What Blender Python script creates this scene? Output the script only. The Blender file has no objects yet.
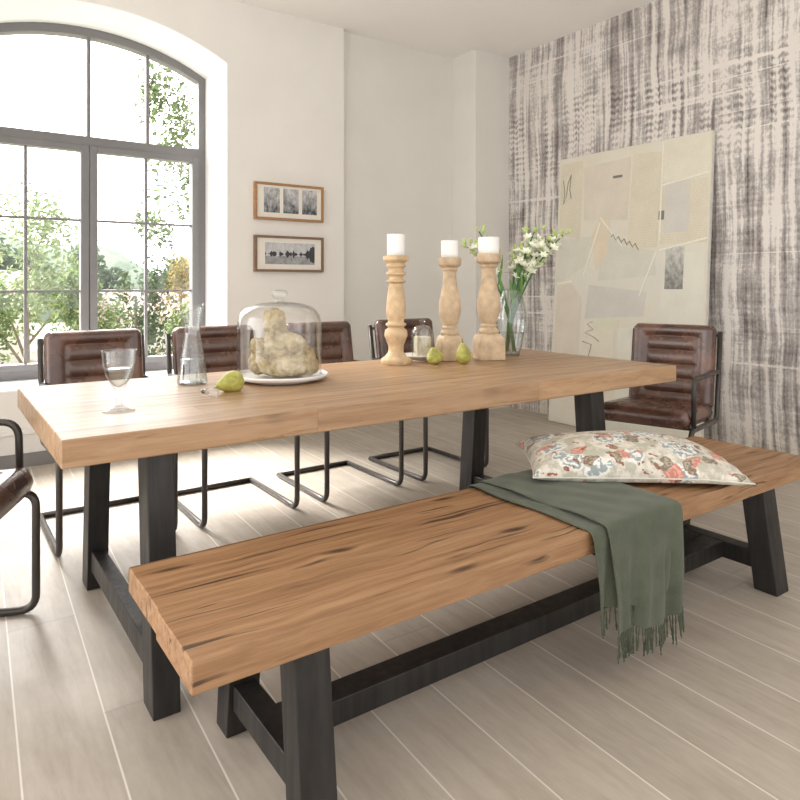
import bpy, bmesh, math, random
from mathutils import Vector, Matrix, Euler
PI = math.pi
sc = bpy.context.scene
COL = sc.collection
random.seed(7)
R_ = math.radians

# ------------------------------------------------------------------ node helpers
class NT:
    def __init__(s, name, world=None):
        if world is None:
            s.m = bpy.data.materials.new(name); s.m.use_nodes = True
            s.t = s.m.node_tree
        else:
            s.t = world.node_tree
        s.t.nodes.clear()
    def n(s, kind, props=None, **ins):
        nd = s.t.nodes.new(kind)
        for k, v in (props or {}).items(): setattr(nd, k, v)
        for k, v in ins.items():
            key = k.replace('_', ' ')
            s.put(nd, key, v)
        return nd
    def put(s, nd, key, v):
        sock = nd.inputs[int(key[1:])] if (key[0] == 'i' and key[1:].isdigit()) else nd.inputs[key]
        if isinstance(v, bpy.types.NodeSocket): s.t.links.new(v, sock)
        elif isinstance(v, bpy.types.Node): s.t.links.new(v.outputs[0], sock)
        else:
            if isinstance(v, tuple) and len(v) == 3 and sock.type == 'RGBA': v = v + (1,)
            sock.default_value = v
    def math(s, op, a, b=0.0, c=None, clamp=False):
        nd = s.n('ShaderNodeMath', {'operation': op, 'use_clamp': clamp}, i0=a, i1=b)
        if c is not None: s.put(nd, 'i2', c)
        return nd.outputs[0]
    def coord(s): return s.n('ShaderNodeTexCoord').outputs['Object']
    def map(s, v, scale=(1, 1, 1), loc=(0, 0, 0), rot=(0, 0, 0)):
        return s.n('ShaderNodeMapping', None, Vector=v, Scale=scale, Location=loc, Rotation=rot).outputs[0]
    def noise(s, v, scale=5, detail=3, rough=.55, dist=0.0):
        return s.n('ShaderNodeTexNoise', None, Vector=v, Scale=scale, Detail=detail, Roughness=rough, Distortion=dist).outputs[0]
    def ramp(s, f, stops, interp='LINEAR'):
        nd = s.n('ShaderNodeValToRGB', None, Fac=f)
        cr = nd.color_ramp; cr.interpolation = interp
        while len(cr.elements) < len(stops): cr.elements.new(.5)
        for e, (p, c) in zip(cr.elements, stops):
            e.position = p; e.color = (c, c, c, 1) if isinstance(c, (int, float)) else tuple(c) + (1,)
        return nd.outputs[0]
    def mix(s, f, a, b, blend='MIX'):
        nd = s.n('ShaderNodeMix', {'data_type': 'RGBA', 'blend_type': blend})
        s.put(nd, 'i0', f); s.put(nd, 'i6', a); s.put(nd, 'i7', b)
        return nd.outputs[2]
    def sep(s, v):
        nd = s.n('ShaderNodeSeparateXYZ', None, Vector=v); return nd.outputs[0], nd.outputs[1], nd.outputs[2]
    def comb(s, x, y, z): return s.n('ShaderNodeCombineXYZ', None, X=x, Y=y, Z=z).outputs[0]
    def bump(s, h, strength=.3, dist=.01): return s.n('ShaderNodeBump', None, Height=h, Strength=strength, Distance=dist).outputs[0]
    def out(s, sh): s.t.links.new(sh.outputs[0] if isinstance(sh, bpy.types.Node) else sh, s.n('ShaderNodeOutputMaterial').inputs[0])
    def pbr(s, **k):
        b = s.n('ShaderNodeBsdfPrincipled', None, **k); s.out(b); return s.m

def plain(name, col, rough=.5, metal=0., spec=.5, nz=0.06, scale=30, bump=0.):
    t = NT(name); c = t.coord(); n = t.noise(c, scale, 3)
    lo = tuple(x * (1 - nz) for x in col); hi = tuple(min(1, x * (1 + nz)) for x in col)
    k = dict(Base_Color=t.ramp(n, [(.3, lo), (.7, hi)]), Roughness=rough, Metallic=metal)
    k['Specular_IOR_Level'] = spec
    if bump: k['Normal'] = t.bump(n, bump, .005)
    return t.pbr(**k)

def m_wood(name, c_dark, c_mid, c_light, board=.2, boardlen=1.1, rough=.45, crack=.5, vary=.5, off=0.):
    """solid oak: boards run along local X"""
    t = NT(name); co = t.coord(); x, y, z = t.sep(co)
    row = t.math('FLOOR', t.math('DIVIDE', t.math('ADD', y, off), board))
    wn = t.n('ShaderNodeTexWhiteNoise', {'noise_dimensions': '1D'}, W=row).outputs[0]
    xs = t.math('ADD', x, t.math('MULTIPLY', wn, 3.7))
    seg = t.math('FLOOR', t.math('DIVIDE', xs, boardlen))
    wn2 = t.n('ShaderNodeTexWhiteNoise', {'noise_dimensions': '2D'}, Vector=t.comb(row, seg, 0.)).outputs[0]
    wob = t.noise(t.map(co, (2.2, 3, 3)), 1.5, 2)
    v = t.comb(t.math('ADD', xs, t.math('MULTIPLY', wn2, 7.)), t.math('ADD', y, t.math('MULTIPLY', wob, .05)), z)
    g1 = t.noise(t.map(v, (1.3, 26, 26)), 1.5, 5, .6, .3)
    g2 = t.noise(t.map(v, (4, 120, 120)), 1.2, 3, .6)
    g = t.math('ADD', t.math('MULTIPLY', g1, .75), t.math('MULTIPLY', g2, .3))
    col = t.ramp(g, [(.28, c_dark), (.5, c_mid), (.72, c_light)])
    tint = t.ramp(wn2, [(0, 1 - .28 * vary), (1, 1 + .2 * vary)])
    col = t.mix(1., col, tint, 'MULTIPLY')
    # knots
    vor = t.n('ShaderNodeTexVoronoi', None, Vector=t.map(v, (3.3, 14., 3.6)), Scale=1., Randomness=1.).outputs['Distance']
    kn = t.ramp(vor, [(.07, 1.), (.2, 0.)])
    col = t.mix(t.math('MULTIPLY', kn, .55 * (.4 + crack)), col, tuple(a * .35 for a in c_dark))
    # long cracks along the grain
    cr = t.noise(t.map(v, (1.5, 46, 20), (3, 1, 0)), 1.3, 3, .5, .6)
    crk = t.ramp(cr, [(.655 - .035 * crack, 0.), (.70 - .03 * crack, 1.)])
    col = t.mix(t.math('MULTIPLY', crk, .75 * crack), col, tuple(a * .3 for a in c_dark))
    # joint between boards
    fr = t.math('ABSOLUTE', t.math('SUBTRACT', t.math('FRACT', t.math('DIVIDE', t.math('ADD', y, off), board)), .5))
    jn = t.math('MULTIPLY', t.math('GREATER_THAN', fr, .5 - .0012 / board), .6)
    fx = t.math('ABSOLUTE', t.math('SUBTRACT', t.math('FRACT', t.math('DIVIDE', xs, boardlen)), .5))
    jx = t.math('MULTIPLY', t.math('GREATER_THAN', fx, .5 - .0010 / boardlen), .3)
    col = t.mix(t.math('MAXIMUM', jn, jx), col, tuple(a * .3 for a in c_dark))
    h = t.math('SUBTRACT', g, t.math('MULTIPLY', t.math('ADD', crk, t.math('ADD', jn, jx)), .8))
    return t.pbr(Base_Color=col, Roughness=t.ramp(g1, [(.3, rough + .08), (.7, rough - .05)]), Normal=t.bump(h, .25, .004))

def m_glass(name, tint=(1, 1, 1), refl=1.0, base=.04, edge=.5):
    """thin clear glass: mostly transparent with fresnel reflection"""
    t = NT(name)
    lw = t.n('ShaderNodeLayerWeight', None, Blend=.35).outputs['Facing']
    f = t.math('ADD', t.math('MULTIPLY', t.math('POWER', lw, 3.), .75 * refl), base, clamp=True)
    tr = t.n('ShaderNodeBsdfTransparent', None, Color=t.mix(t.math('MULTIPLY', t.math('POWER', lw, 2.5), edge), tint, (.30, .33, .33)))
    gl = t.n('ShaderNodeBsdfGlossy', None, Roughness=.03, Color=(1., 1., 1.))
    mx = t.n('ShaderNodeMixShader'); t.put(mx, 'i0', f); t.put(mx, 'i1', tr); t.put(mx, 'i2', gl)
    t.out(mx); return t.m

def m_solidglass(name, tint=(1, 1, 1), ior=1.33):
    t = NT(name); t.out(t.n('ShaderNodeBsdfGlass', None, Color=tint, Roughness=0.0, IOR=ior)); return t.m

def m_floor():
    t = NT('pale_limed_boards'); co = t.coord(); x, y, z = t.sep(co)
    xs = t.math('SUBTRACT', t.math('SUBTRACT', x, t.math('MULTIPLY', y, .045)), .114)
    q = t.math('DIVIDE', xs, .2005)
    row = t.math('FLOOR', q)
    wn = t.n('ShaderNodeTexWhiteNoise', {'noise_dimensions': '1D'}, W=row).outputs[0]
    ys = t.math('ADD', y, t.math('MULTIPLY', wn, 5.3))
    seg = t.math('FLOOR', t.math('DIVIDE', ys, 1.6))
    w2 = t.n('ShaderNodeTexWhiteNoise', {'noise_dimensions': '2D'}, Vector=t.comb(row, seg, 0.)).outputs[0]
    v = t.comb(x, t.math('ADD', ys, t.math('MULTIPLY', w2, 9.)), z)
    g = t.noise(t.map(v, (16, 1.6, 1)), 1.6, 5, .6, .5)
    g2 = t.noise(t.map(v, (3, 2, 1)), 1.6, 4, .6)
    g3 = t.noise(t.map(v, (60, 14, 1)), 1.2, 3, .6)
    gg = t.math('ADD', t.math('ADD', t.math('MULTIPLY', g, .45), t.math('MULTIPLY', g2, .35)), t.math('MULTIPLY', g3, .2))
    col = t.ramp(gg, [(.3, (.335, .285, .232)), (.5, (.43, .375, .31)), (.7, (.52, .465, .395))])
    col = t.mix(1., col, t.ramp(w2, [(0, .93), (1, 1.06)]), 'MULTIPLY')
    fr = t.math('ABSOLUTE', t.math('SUBTRACT', t.math('FRACT', q), .5))
    jw = t.ramp(fr, [(.5 - .014, 0.), (.5 - .008, 1.)])
    col = t.mix(t.math('MULTIPLY', jw, .85), col, (.74, .70, .62))
    fy = t.math('ABSOLUTE', t.math('SUBTRACT', t.math('FRACT', t.math('DIVIDE', ys, 1.6)), .5))
    jy = t.ramp(fy, [(.4988, 0.), (.4993, .45)])
    col = t.mix(jy, col, (.26, .23, .2))
    return t.pbr(Base_Color=col, Roughness=t.ramp(gg, [(.3, .5), (.7, .36)]),
                 Normal=t.bump(t.math('SUBTRACT', gg, t.math('MULTIPLY', jw, .4)), .12, .004))

def m_wallpaper():
    t = NT('distressed_grey_wallpaper'); co = t.coord(); x, y, z = t.sep(co)
    wob = t.math('MULTIPLY', t.noise(t.map(co, (1, 1, .7)), 2., 2), .09)
    yy = t.math('ADD', y, wob)
    v = t.comb(0., yy, z)
    bars = t.noise(t.map(v, (1, 17, .40)), 1.3, 2, .5)           # broad vertical bars
    bars2 = t.noise(t.map(v, (1, 40, 1.1), (0, 3, 5)), 1.1, 3, .6)   # thin vertical streaks
    blot = t.noise(t.map(v, (1, 3.2, 2.6), (0, 7, 2)), 1.3, 4, .6)  # patchiness
    rough = t.noise(t.map(v, (1, 40, 26)), 1.5, 4, .75)               # brush texture
    hori = t.noise(t.map(v, (1, 1.5, 26), (0, 1, 9)), 1.3, 3, .6)     # horizontal scratches
    # ladder rows: short horizontal strokes in some columns of the upper half
    lad = t.math('SINE', t.math('ADD', t.math('MULTIPLY', z, 2 * PI / .05), t.math('MULTIPLY', t.noise(t.map(v, (1, 26, 1.2), (0, 5, 5)), 1.3, 2), 9.)))
    cm = t.noise(t.map(v, (1, 5.5, .5), (0, 2, 3)), 1.2, 1)
    lz = t.ramp(t.math('ABSOLUTE', t.math('SUBTRACT', z, 2.38)), [(.2, 1.), (.42, 0.)])
    ladm = t.math('MULTIPLY', t.math('MULTIPLY', t.ramp(cm, [(.47, 0.), (.53, 1.)]), lz), .075)
    s = t.math('ADD', t.math('MULTIPLY', bars, .74), t.math('MULTIPLY', bars2, .42))
    s = t.math('ADD', s, t.math('MULTIPLY', blot, .52))
    s = t.math('ADD', s, t.math('MULTIPLY', rough, .38))
    s = t.math('ADD', s, t.math('MULTIPLY', hori, .2))
    s = t.math('ADD', s, t.math('MULTIPLY', lad, ladm))
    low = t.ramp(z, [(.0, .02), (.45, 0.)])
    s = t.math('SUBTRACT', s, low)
    # pale seams
    seam = t.ramp(t.noise(t.map(v, (1, .35, 22), (0, 4, 1)), 1., 1), [(.64, 0.), (.69, .13)])
    s = t.math('SUBTRACT', s, seam)
    s = t.math('DIVIDE', s, 2.26)
    ink = t.ramp(s, [(.468, 0.), (.515, .5), (.60, 1.)])
    tone = t.noise(t.map(v, (1, 1.4, .7), (0, 9, 9)), 1.2, 3)
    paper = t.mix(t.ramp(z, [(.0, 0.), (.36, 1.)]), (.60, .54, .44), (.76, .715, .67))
    paper = t.mix(t.ramp(tone, [(.35, 0.), (.65, .5)]), paper, (.64, .585, .54))
    inkc = t.mix(t.ramp(tone, [(.4, 0.), (.6, 1.)]), (.105, .084, .08), (.175, .145, .145))
    col = t.mix(ink, paper, inkc)
    return t.pbr(Base_Color=col, Roughness=.75, Normal=t.bump(rough, .1, .004))

def m_leather():
    t = NT('brown_worn_leather'); co = t.coord()
    n = t.noise(co, 7, 4, .6); f = t.n('ShaderNodeTexVoronoi', None, Vector=co, Scale=260.).outputs['Distance']
    col = t.ramp(n, [(.3, (.055, .024, .016)), (.52, (.10, .043, .027)), (.75, (.19, .088, .055))])
    w = t.noise(t.map(co, (1, 1, 2)), 5, 1, .5)
    return t.pbr(Base_Color=col, Roughness=t.ramp(n, [(.3, .2), (.7, .34)]), Specular_IOR_Level=.8,
                 Normal=t.bump(w, .12, .012))

def m_steel(name, col, rough=.42, streak=.35):
    t = NT(name); co = t.coord()
    n = t.noise(t.map(co, (26, 26, 2.)), 1.6, 4, .6); n2 = t.noise(co, 6, 3)
    f = t.math('ADD', t.math('MULTIPLY', n, .6), t.math('MULTIPLY', n2, .4))
    c = t.ramp(f, [(.35, tuple(a * (1 - streak) for a in col)), (.65, tuple(a * (1 + streak) for a in col))])
    return t.pbr(Base_Color=c, Metallic=.55, Roughness=t.ramp(f, [(.3, rough + .1), (.7, rough - .08)]))

def m_floral():
    t = NT('floral_print_fabric'); co = t.coord()
    base = t.mix(t.ramp(t.noise(co, 22, 4, .65), [(.44, 0.), (.56, .9)]), (.66, .61, .53), (.42, .40, .32))
    dist = t.noise(co, 16, 3, .6)
    cd = t.n('ShaderNodeVectorMath', {'operation': 'ADD'})
    t.put(cd, 'i0', co); t.put(cd, 'i1', t.comb(t.math('MULTIPLY', dist, .10), t.math('MULTIPLY', t.noise(t.map(co, loc=(3, 3, 3)), 20, 3), .10), 0.))
    def flowers(scale, off, lo, hi, petals, colin, colout, prev, sel=0.45):
        vn = t.n('ShaderNodeTexVoronoi', None, Vector=t.map(cd.outputs[0], loc=off), Scale=scale, Randomness=.9)
        d, c = vn.outputs['Distance'], vn.outputs['Color']
        pick = t.math('GREATER_THAN', t.sep(c)[0], sel)
        m = t.math('MULTIPLY', t.ramp(d, [(lo, 1.), (hi, 0.)]), pick)
        ring = t.math('ADD', t.math('MULTIPLY', t.math('SINE', t.math('MULTIPLY', d, petals * .8)), .12), t.noise(t.map(co, loc=off), scale * 6.5, 3, .7))
        fc = t.mix(t.ramp(ring, [(.45, 0.), (.56, 1.)]), colin, colout)
        return t.mix(m, prev, fc)
    c = flowers(7.5, (2, 1, 0), .40, .46, 62., (.30, .34, .34), (.74, .72, .67), base, .12)
    c = flowers(12.5, (5, 2, 0), .34, .40, 42., (.52, .22, .17), (.66, .36, .29), c, .34)
    c = flowers(13., (1, 7, 0), .30, .36, 50., (.22, .17, .13), (.38, .34, .26), c, .55)
    c = flowers(34., (9, 4, 0), .24, .32, 30., (.30, .08, .07), (.24, .25, .14), c, .62)
    return t.pbr(Base_Color=c, Roughness=.9, Specular_IOR_Level=.15, Normal=t.bump(t.noise(co, 400, 2), .08, .002))

def m_cloth(name, a, b):
    t = NT(name); co = t.coord()
    n = t.noise(co, 14, 4, .6); f = t.noise(t.map(co, (500, 500, 90)), 1., 2)
    return t.pbr(Base_Color=t.ramp(t.math('ADD', t.math('MULTIPLY', n, .6), t.math('MULTIPLY', f, .4)), [(.35, a), (.65, b)]),
                 Roughness=.95, Specular_IOR_Level=.1, Sheen_Weight=.15, Normal=t.bump(f, .2, .002))

def m_stone(name, a, b, c, scale=9):
    t = NT(name); co = t.coord(); n = t.noise(co, scale, 6, .7, .6)
    return t.pbr(Base_Color=t.ramp(n, [(.33, a), (.5, b), (.68, c)]), Roughness=.8, Normal=t.bump(n, .6, .02))

def m_canvas():
    t = NT('aged_map_canvas'); co = t.coord()
    n = t.noise(co, 2.2, 4, .6); s = t.noise(t.map(co, (60, 1, 9)), 2., 3)
    c = t.ramp(n, [(.3, (.68, .63, .51)), (.5, (.70, .66, .56)), (.7, (.66, .645, .58))])
    c = t.mix(t.ramp(s, [(.45, 0.), (.65, .18)]), c, (.56, .52, .42))
    return t.pbr(Base_Color=c, Roughness=.7)

def m_printpaper(name, base, ink, amount, rows=.012, cell=.05):
    base = tuple(.5 * a + .5 * b for a, b in zip(base, (.69, .65, .545))); amount *= .7
    """old printed sheet: unreadable rows of fine print"""
    t = NT(name); co = t.coord(); x, y, z = t.sep(co)
    r = t.math('FRACT', t.math('DIVIDE', z, rows))
    rowm = t.math('LESS_THAN', r, .45)
    w = t.noise(t.comb(t.math('MULTIPLY', x, 90.), 0., t.math('FLOOR', t.math('DIVIDE', z, rows))), 1., 1)
    m = t.math('MULTIPLY', t.math('MULTIPLY', rowm, t.math('GREATER_THAN', w, .45)), amount)
    n = t.noise(co, 6, 4)
    b = t.ramp(n, [(.3, tuple(a * .94 for a in base)), (.7, tuple(a * 1.05 for a in base))])
    return t.pbr(Base_Color=t.mix(m, b, ink), Roughness=.75)

def m_photo(name, dark, light, seed, horizon=None, kind=0):
    t = NT(name); co = t.coord(); x, y, z = t.sep(co)
    n = t.noise(t.map(co, (1, 1, .6), (seed, seed, 0)), 34, 5, .65)
    if kind == 0:      # blurred building or foliage-like tones, greys only
        f = t.math('ADD', n, t.math('MULTIPLY', z, 1.4))
    else:              # waterfront: dark trees on the right, pale sky, grey water
        tall = t.noise(t.comb(t.math('MULTIPLY', x, 24.), 0., seed * 1.), 1., 2)
        top = t.math('ADD', t.math('MULTIPLY', t.math('SUBTRACT', tall, .45), .16), t.math('MULTIPLY', t.math('MAXIMUM', t.math('SUBTRACT', x, .08), 0.), .35))
        land = t.math('LESS_THAN', t.math('ABSOLUTE', t.math('ADD', z, .004)), top)
        water = t.math('LESS_THAN', z, -.02)
        f = t.math('SUBTRACT', t.math('ADD', .42, t.math('MULTIPLY', n, .4)), t.math('MULTIPLY', land, .36))
        f = t.math('SUBTRACT', f, t.math('MULTIPLY', water, .14))
    c = t.ramp(f, [(.3, dark), (.72, light)])
    return t.pbr(Base_Color=c, Roughness=.35)

def m_leaf(name, a, b, c=None):
    t = NT(name); n = t.noise(t.coord(), 1.7, 3); f = t.n('ShaderNodeTexWhiteNoise', {'noise_dimensions': '3D'}, Vector=t.n('ShaderNodeNewGeometry').outputs['True Normal']).outputs[0]
    f = t.math('ADD', t.math('MULTIPLY', f, .5), t.math('MULTIPLY', n, .5))
    col = t.ramp(f, [(.25, a), (.6, b), (.8, c or b)])
    d = t.n('ShaderNodeBsdfDiffuse', None, Color=col); tr = t.n('ShaderNodeBsdfTranslucent', None, Color=col)
    mx = t.n('ShaderNodeMixShader', None, Fac=.45); t.put(mx, 'i1', d); t.put(mx, 'i2', tr); t.out(mx); return t.m

M = {}
M['table_wood'] = m_wood('honey_oak_table', (.25, .135, .066), (.37, .22, .115), (.47, .305, .175), .155, .95, .34, .35, .6, .05)
M['bench_wood'] = m_wood('reclaimed_oak_bench', (.135, .066, .029), (.26, .138, .064), (.365, .215, .112), .248, 9., .5, 1.15, .75, .0105)
M['steel'] = m_steel('raw_dark_steel', (.036, .033, .031))
M['tube'] = m_steel('gunmetal_tube', (.075, .066, .06), .34, .2)
M['leather'] = m_leather()
M['piping'] = plain('dark_leather_edge', (.035, .018, .014), .45)
M['wall'] = plain('warm_white_plaster', (.80, .775, .73), .85, nz=.02, scale=3)
M['recess'] = plain('shaded_plaster', (.745, .72, .67), .85, nz=.02, scale=3)  # shading of the recess put into a darker plaster colour, shared by the pier
M['ceil'] = plain('ceiling_plaster', (.88, .86, .825), .9, nz=.015, scale=2)
M['reveal'] = plain('light_whitened_reveal', (.90, .90, .89), .6, nz=.01)  # white paint, with the window light on the reveal put into its whiteness
M['frame_grey'] = plain('grey_window_paint', (.175, .168, .17), .45, nz=.03)
M['skirt'] = plain('grey_baseboard_paint', (.22, .21, .205), .5, nz=.03)
M['floor'] = m_floor(); M['paper'] = m_wallpaper()
M['oakframe'] = plain('oak_picture_frame', (.36, .19, .08), .45, nz=.2, scale=60)
M['walnut'] = plain('walnut_picture_frame', (.20, .12, .07), .45, nz=.2, scale=60)
M['mount'] = plain('cream_mount_board', (.80, .76, .68), .8, nz=.02)
M['glass'] = m_glass('clear_glass'); M['pane'] = m_glass('window_pane_glass', (1, 1, 1), .6, .03, 0.)
M['crystal'] = m_glass('bright_clear_glass', (.96, .975, .975), 1.0, .07, .85)
M['water'] = m_glass('water', (.93, .95, .95), 1.0, .10)
M['chinawhite'] = plain('white_glazed_china', (.86, .85, .83), .18, nz=.01)
M['stone'] = m_stone('mottled_cream_stone', (.17, .115, .035), (.42, .33, .18), (.62, .54, .38), 15)
M['turned'] = plain('pale_raw_turned_wood', (.60, .435, .26), .6, nz=.2, scale=24, bump=.2)
M['turned2'] = plain('whitened_turned_wood', (.56, .42, .275), .65, nz=.24, scale=18, bump=.2)
M['wax'] = plain('white_wax', (.90, .89, .86), .45, nz=.01)
M['wick'] = plain('dark_wick', (.05, .04, .03), .8)
M['pear'] = m_stone('green_pear_skin', (.26, .27, .045), (.44, .42, .09), (.60, .54, .17), 20)
M['pear'].node_tree.nodes['Principled BSDF'].inputs['Roughness'].default_value = .38
M['stemb'] = plain('brown_pear_stem', (.12, .07, .035), .8)
M['green'] = plain('fresh_green_stem', (.14, .30, .06), .5, nz=.2)
M['dgreen'] = plain('deep_green_stem', (.055, .16, .035), .5, nz=.2)
M['petal'] = plain('cream_white_petal', (.86, .87, .72), .6, nz=.08, scale=80)
M['bud'] = plain('lime_green_bud', (.46, .58, .20), .6, nz=.12, scale=80)
M['blanket'] = m_cloth('sage_green_wool', (.070, .080, .054), (.106, .116, .082))
M['fringe'] = m_cloth('sage_green_yarn', (.06, .07, .045), (.095, .108, .072))
M['floral'] = m_floral()
M['cake'] = m_stone('pale_crumbly_block', (.52, .42, .28), (.68, .57, .41), (.76, .68, .54), 30)
M['canvas'] = m_canvas()
M['canvas_edge'] = plain('pale_canvas_edge', (.62, .60, .53), .7)

# ------------------------------------------------------------------ mesh helpers
def link(name, me, mats, parent=None, loc=None, rot=None, smooth=False):
    o = bpy.data.objects.new(name, me); COL.objects.link(o)
    for m in (mats if isinstance(mats, (list, tuple)) else [mats]): me.materials.append(m)
    if smooth:
        for p in me.polygons: p.use_smooth = True
    if parent: o.parent = parent
    if loc: o.location = loc
    if rot: o.rotation_euler = rot
    return o
def bm_obj(name, bm, mat, parent=None, smooth=False, bevel=0., seg=2, **k):
    bmesh.ops.recalc_face_normals(bm, faces=bm.faces)
    me = bpy.data.meshes.new(name); bm.to_mesh(me); bm.free()
    o = link(name, me, mat, parent, smooth=smooth, **k)
    if bevel:
        b = o.modifiers.new('bevel', 'BEVEL'); b.width = bevel; b.segments = seg; b.limit_method = 'ANGLE'; b.angle_limit = R_(40)
        for p in me.polygons: p.use_smooth = True
        w = o.modifiers.new('wn', 'WEIGHTED_NORMAL'); w.keep_sharp = True
    return o
def tag(o, label=None, cat=None, group=None, kind=None):
    if label: o['label'] = label
    if cat: o['category'] = cat
    if group: o['group'] = group
    if kind: o['kind'] = kind
    return o
def empty(name, loc=(0, 0, 0), rz=0., **k):
    o = bpy.data.objects.new(name, None); COL.objects.link(o); o.location = loc; o.rotation_euler = (0, 0, rz)
    o.empty_display_size = .05
    return tag(o, **k)
def add_box(bm, x0, x1, y0, y1, z0, z1):
    v = [bm.verts.new(p) for p in ((x0, y0, z0), (x1, y0, z0), (x1, y1, z0), (x0, y1, z0), (x0, y0, z1), (x1, y0, z1), (x1, y1, z1), (x0, y1, z1))]
    for f in ((0, 3, 2, 1), (4, 5, 6, 7), (0, 1, 5, 4), (1, 2, 6, 5), (2, 3, 7, 6), (3, 0, 4, 7)): bm.faces.new([v[i] for i in f])
def box(name, mat, dims, parent=None, bevel=0., **k):
    bm = bmesh.new(); add_box(bm, *dims); return bm_obj(name, bm, mat, parent, bevel=bevel, **k)
def add_prism(bm, pts, axis, a, b):
    """pts: 2D outline; extruded along axis ('x','y','z') from a to b"""
    def P(p, t): return {'y': (p[0], t, p[1]), 'x': (t, p[0], p[1]), 'z': (p[0], p[1], t)}[axis]
    A = [bm.verts.new(P(p, a)) for p in pts]; B = [bm.verts.new(P(p, b)) for p in pts]
    bm.faces.new(A); bm.faces.new(B[::-1]); n = len(pts)
    for i in range(n): bm.faces.new((A[i], B[i], B[(i + 1) % n], A[(i + 1) % n]))
def lathe(bm, prof, n=32, c=(0, 0, 0), close=True):
    """prof: list of (r, z)"""
    rings = []
    for r, z in prof:
        if r < 1e-5: rings.append([bm.verts.new((c[0], c[1], c[2] + z))])
        else: rings.append([bm.verts.new((c[0] + r * math.cos(2 * PI * i / n), c[1] + r * math.sin(2 * PI * i / n), c[2] + z)) for i in range(n)])
    for A, B in zip(rings, rings[1:]):
        for i in range(n):
            j = (i + 1) % n
            if len(A) == 1 and len(B) == 1: continue
            if len(A) == 1: bm.faces.new((A[0], B[i], B[j]))
            elif len(B) == 1: bm.faces.new((A[i], A[j], B[0]))
            else: bm.faces.new((A[i], A[j], B[j], B[i]))
def smooth_prof(pts, k=4):
    """catmull-rom through (r,z) points; a point given as (r,z,1) stays a corner"""
    out = []
    n = len(pts)
    for i in range(n - 1):
        p1, p2 = pts[i], pts[i + 1]
        p0 = pts[i - 1] if i > 0 and len(p1) < 3 else p1
        p3 = pts[i + 2] if i + 2 < n and len(p2) < 3 else p2
        for s in range(k):
            t = s / k
            out.append(tuple(.5 * ((2 * p1[a]) + (-p0[a] + p2[a]) * t + (2 * p0[a] - 5 * p1[a] + 4 * p2[a] - p3[a]) * t * t + (-p0[a] + 3 * p1[a] - 3 * p2[a] + p3[a]) * t ** 3) for a in (0, 1)))
    out.append((pts[-1][0], pts[-1][1]))
    return [(max(0, r), z) for r, z in out]
def lathe_obj(name, prof, mat, parent=None, n=32, c=(0, 0, 0), **k):
    bm = bmesh.new(); lathe(bm, prof, n, c); return bm_obj(name, bm, mat, parent, smooth=True, **k)
def fillet(pts, r, seg=7):
    pts = [Vector(p) for p in pts]; out = [pts[0]]
    for i in range(1, len(pts) - 1):
        p, a, b = pts[i], pts[i - 1], pts[i + 1]
        da, db = (a - p), (b - p); rr = min(r, da.length * .48, db.length * .48)
        A = p + da.normalized() * rr; B = p + db.normalized() * rr
        for s in range(seg + 1):
            t = s / seg; out.append(A * (1 - t) ** 2 + p * 2 * t * (1 - t) + B * t * t)
    out.append(pts[-1]); return out
def tube(bm, pts, r, n=10, caps=True, taper=None):
    pts = [Vector(p) for p in pts]; up = None; rings = []
    for i, p in enumerate(pts):
        d = (pts[min(i + 1, len(pts) - 1)] - pts[max(i - 1, 0)]).normalized()
        if up is None: up = Vector((0, 0, 1)) if abs(d.z) < .9 else Vector((1, 0, 0))
        u = (up - d * up.dot(d)).normalized(); up = u; w = d.cross(u)
        rr = r if taper is None else r * (1 + (taper - 1) * i / (len(pts) - 1))
        rings.append([bm.verts.new(p + (u * math.cos(2 * PI * k / n) + w * math.sin(2 * PI * k / n)) * rr) for k in range(n)])
    for A, B in zip(rings, rings[1:]):
        for k in range(n): bm.faces.new((A[k], A[(k + 1) % n], B[(k + 1) % n], B[k]))
    if caps: bm.faces.new(rings[0][::-1]); bm.faces.new(rings[-1])
def tube_obj(name, pts, r, mat, parent=None, n=10, **k):
    bm = bmesh.new(); tube(bm, pts, r, n, taper=k.pop('taper', None)); return bm_obj(name, bm, mat, parent, smooth=True, **k)
def skew(name, mat, parent, bot, top, z0, z1, bevel=.003):
    """bar with rectangular section: bot/top = (x0,x1,y0,y1)"""
    bm = bmesh.new()
    v = [bm.verts.new(p) for q, z in ((bot, z0), (top, z1)) for p in ((q[0], q[2], z), (q[1], q[2], z), (q[1], q[3], z), (q[0], q[3], z))]
    for f in ((0, 3, 2, 1), (4, 5, 6, 7), (0, 1, 5, 4), (1, 2, 6, 5), (2, 3, 7, 6), (3, 0, 4, 7)): bm.faces.new([v[i] for i in f])
    return bm_obj(name, bm, mat, parent, bevel=bevel)
def kids(o): return [c for c in bpy.data.objects if c.parent == o]
def copy_tree(o, parent=None):
    ch = kids(o)
    c = o.copy(); COL.objects.link(c)
    if parent: c.parent = parent
    for k in ch: copy_tree(k, c)
    return c

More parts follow.
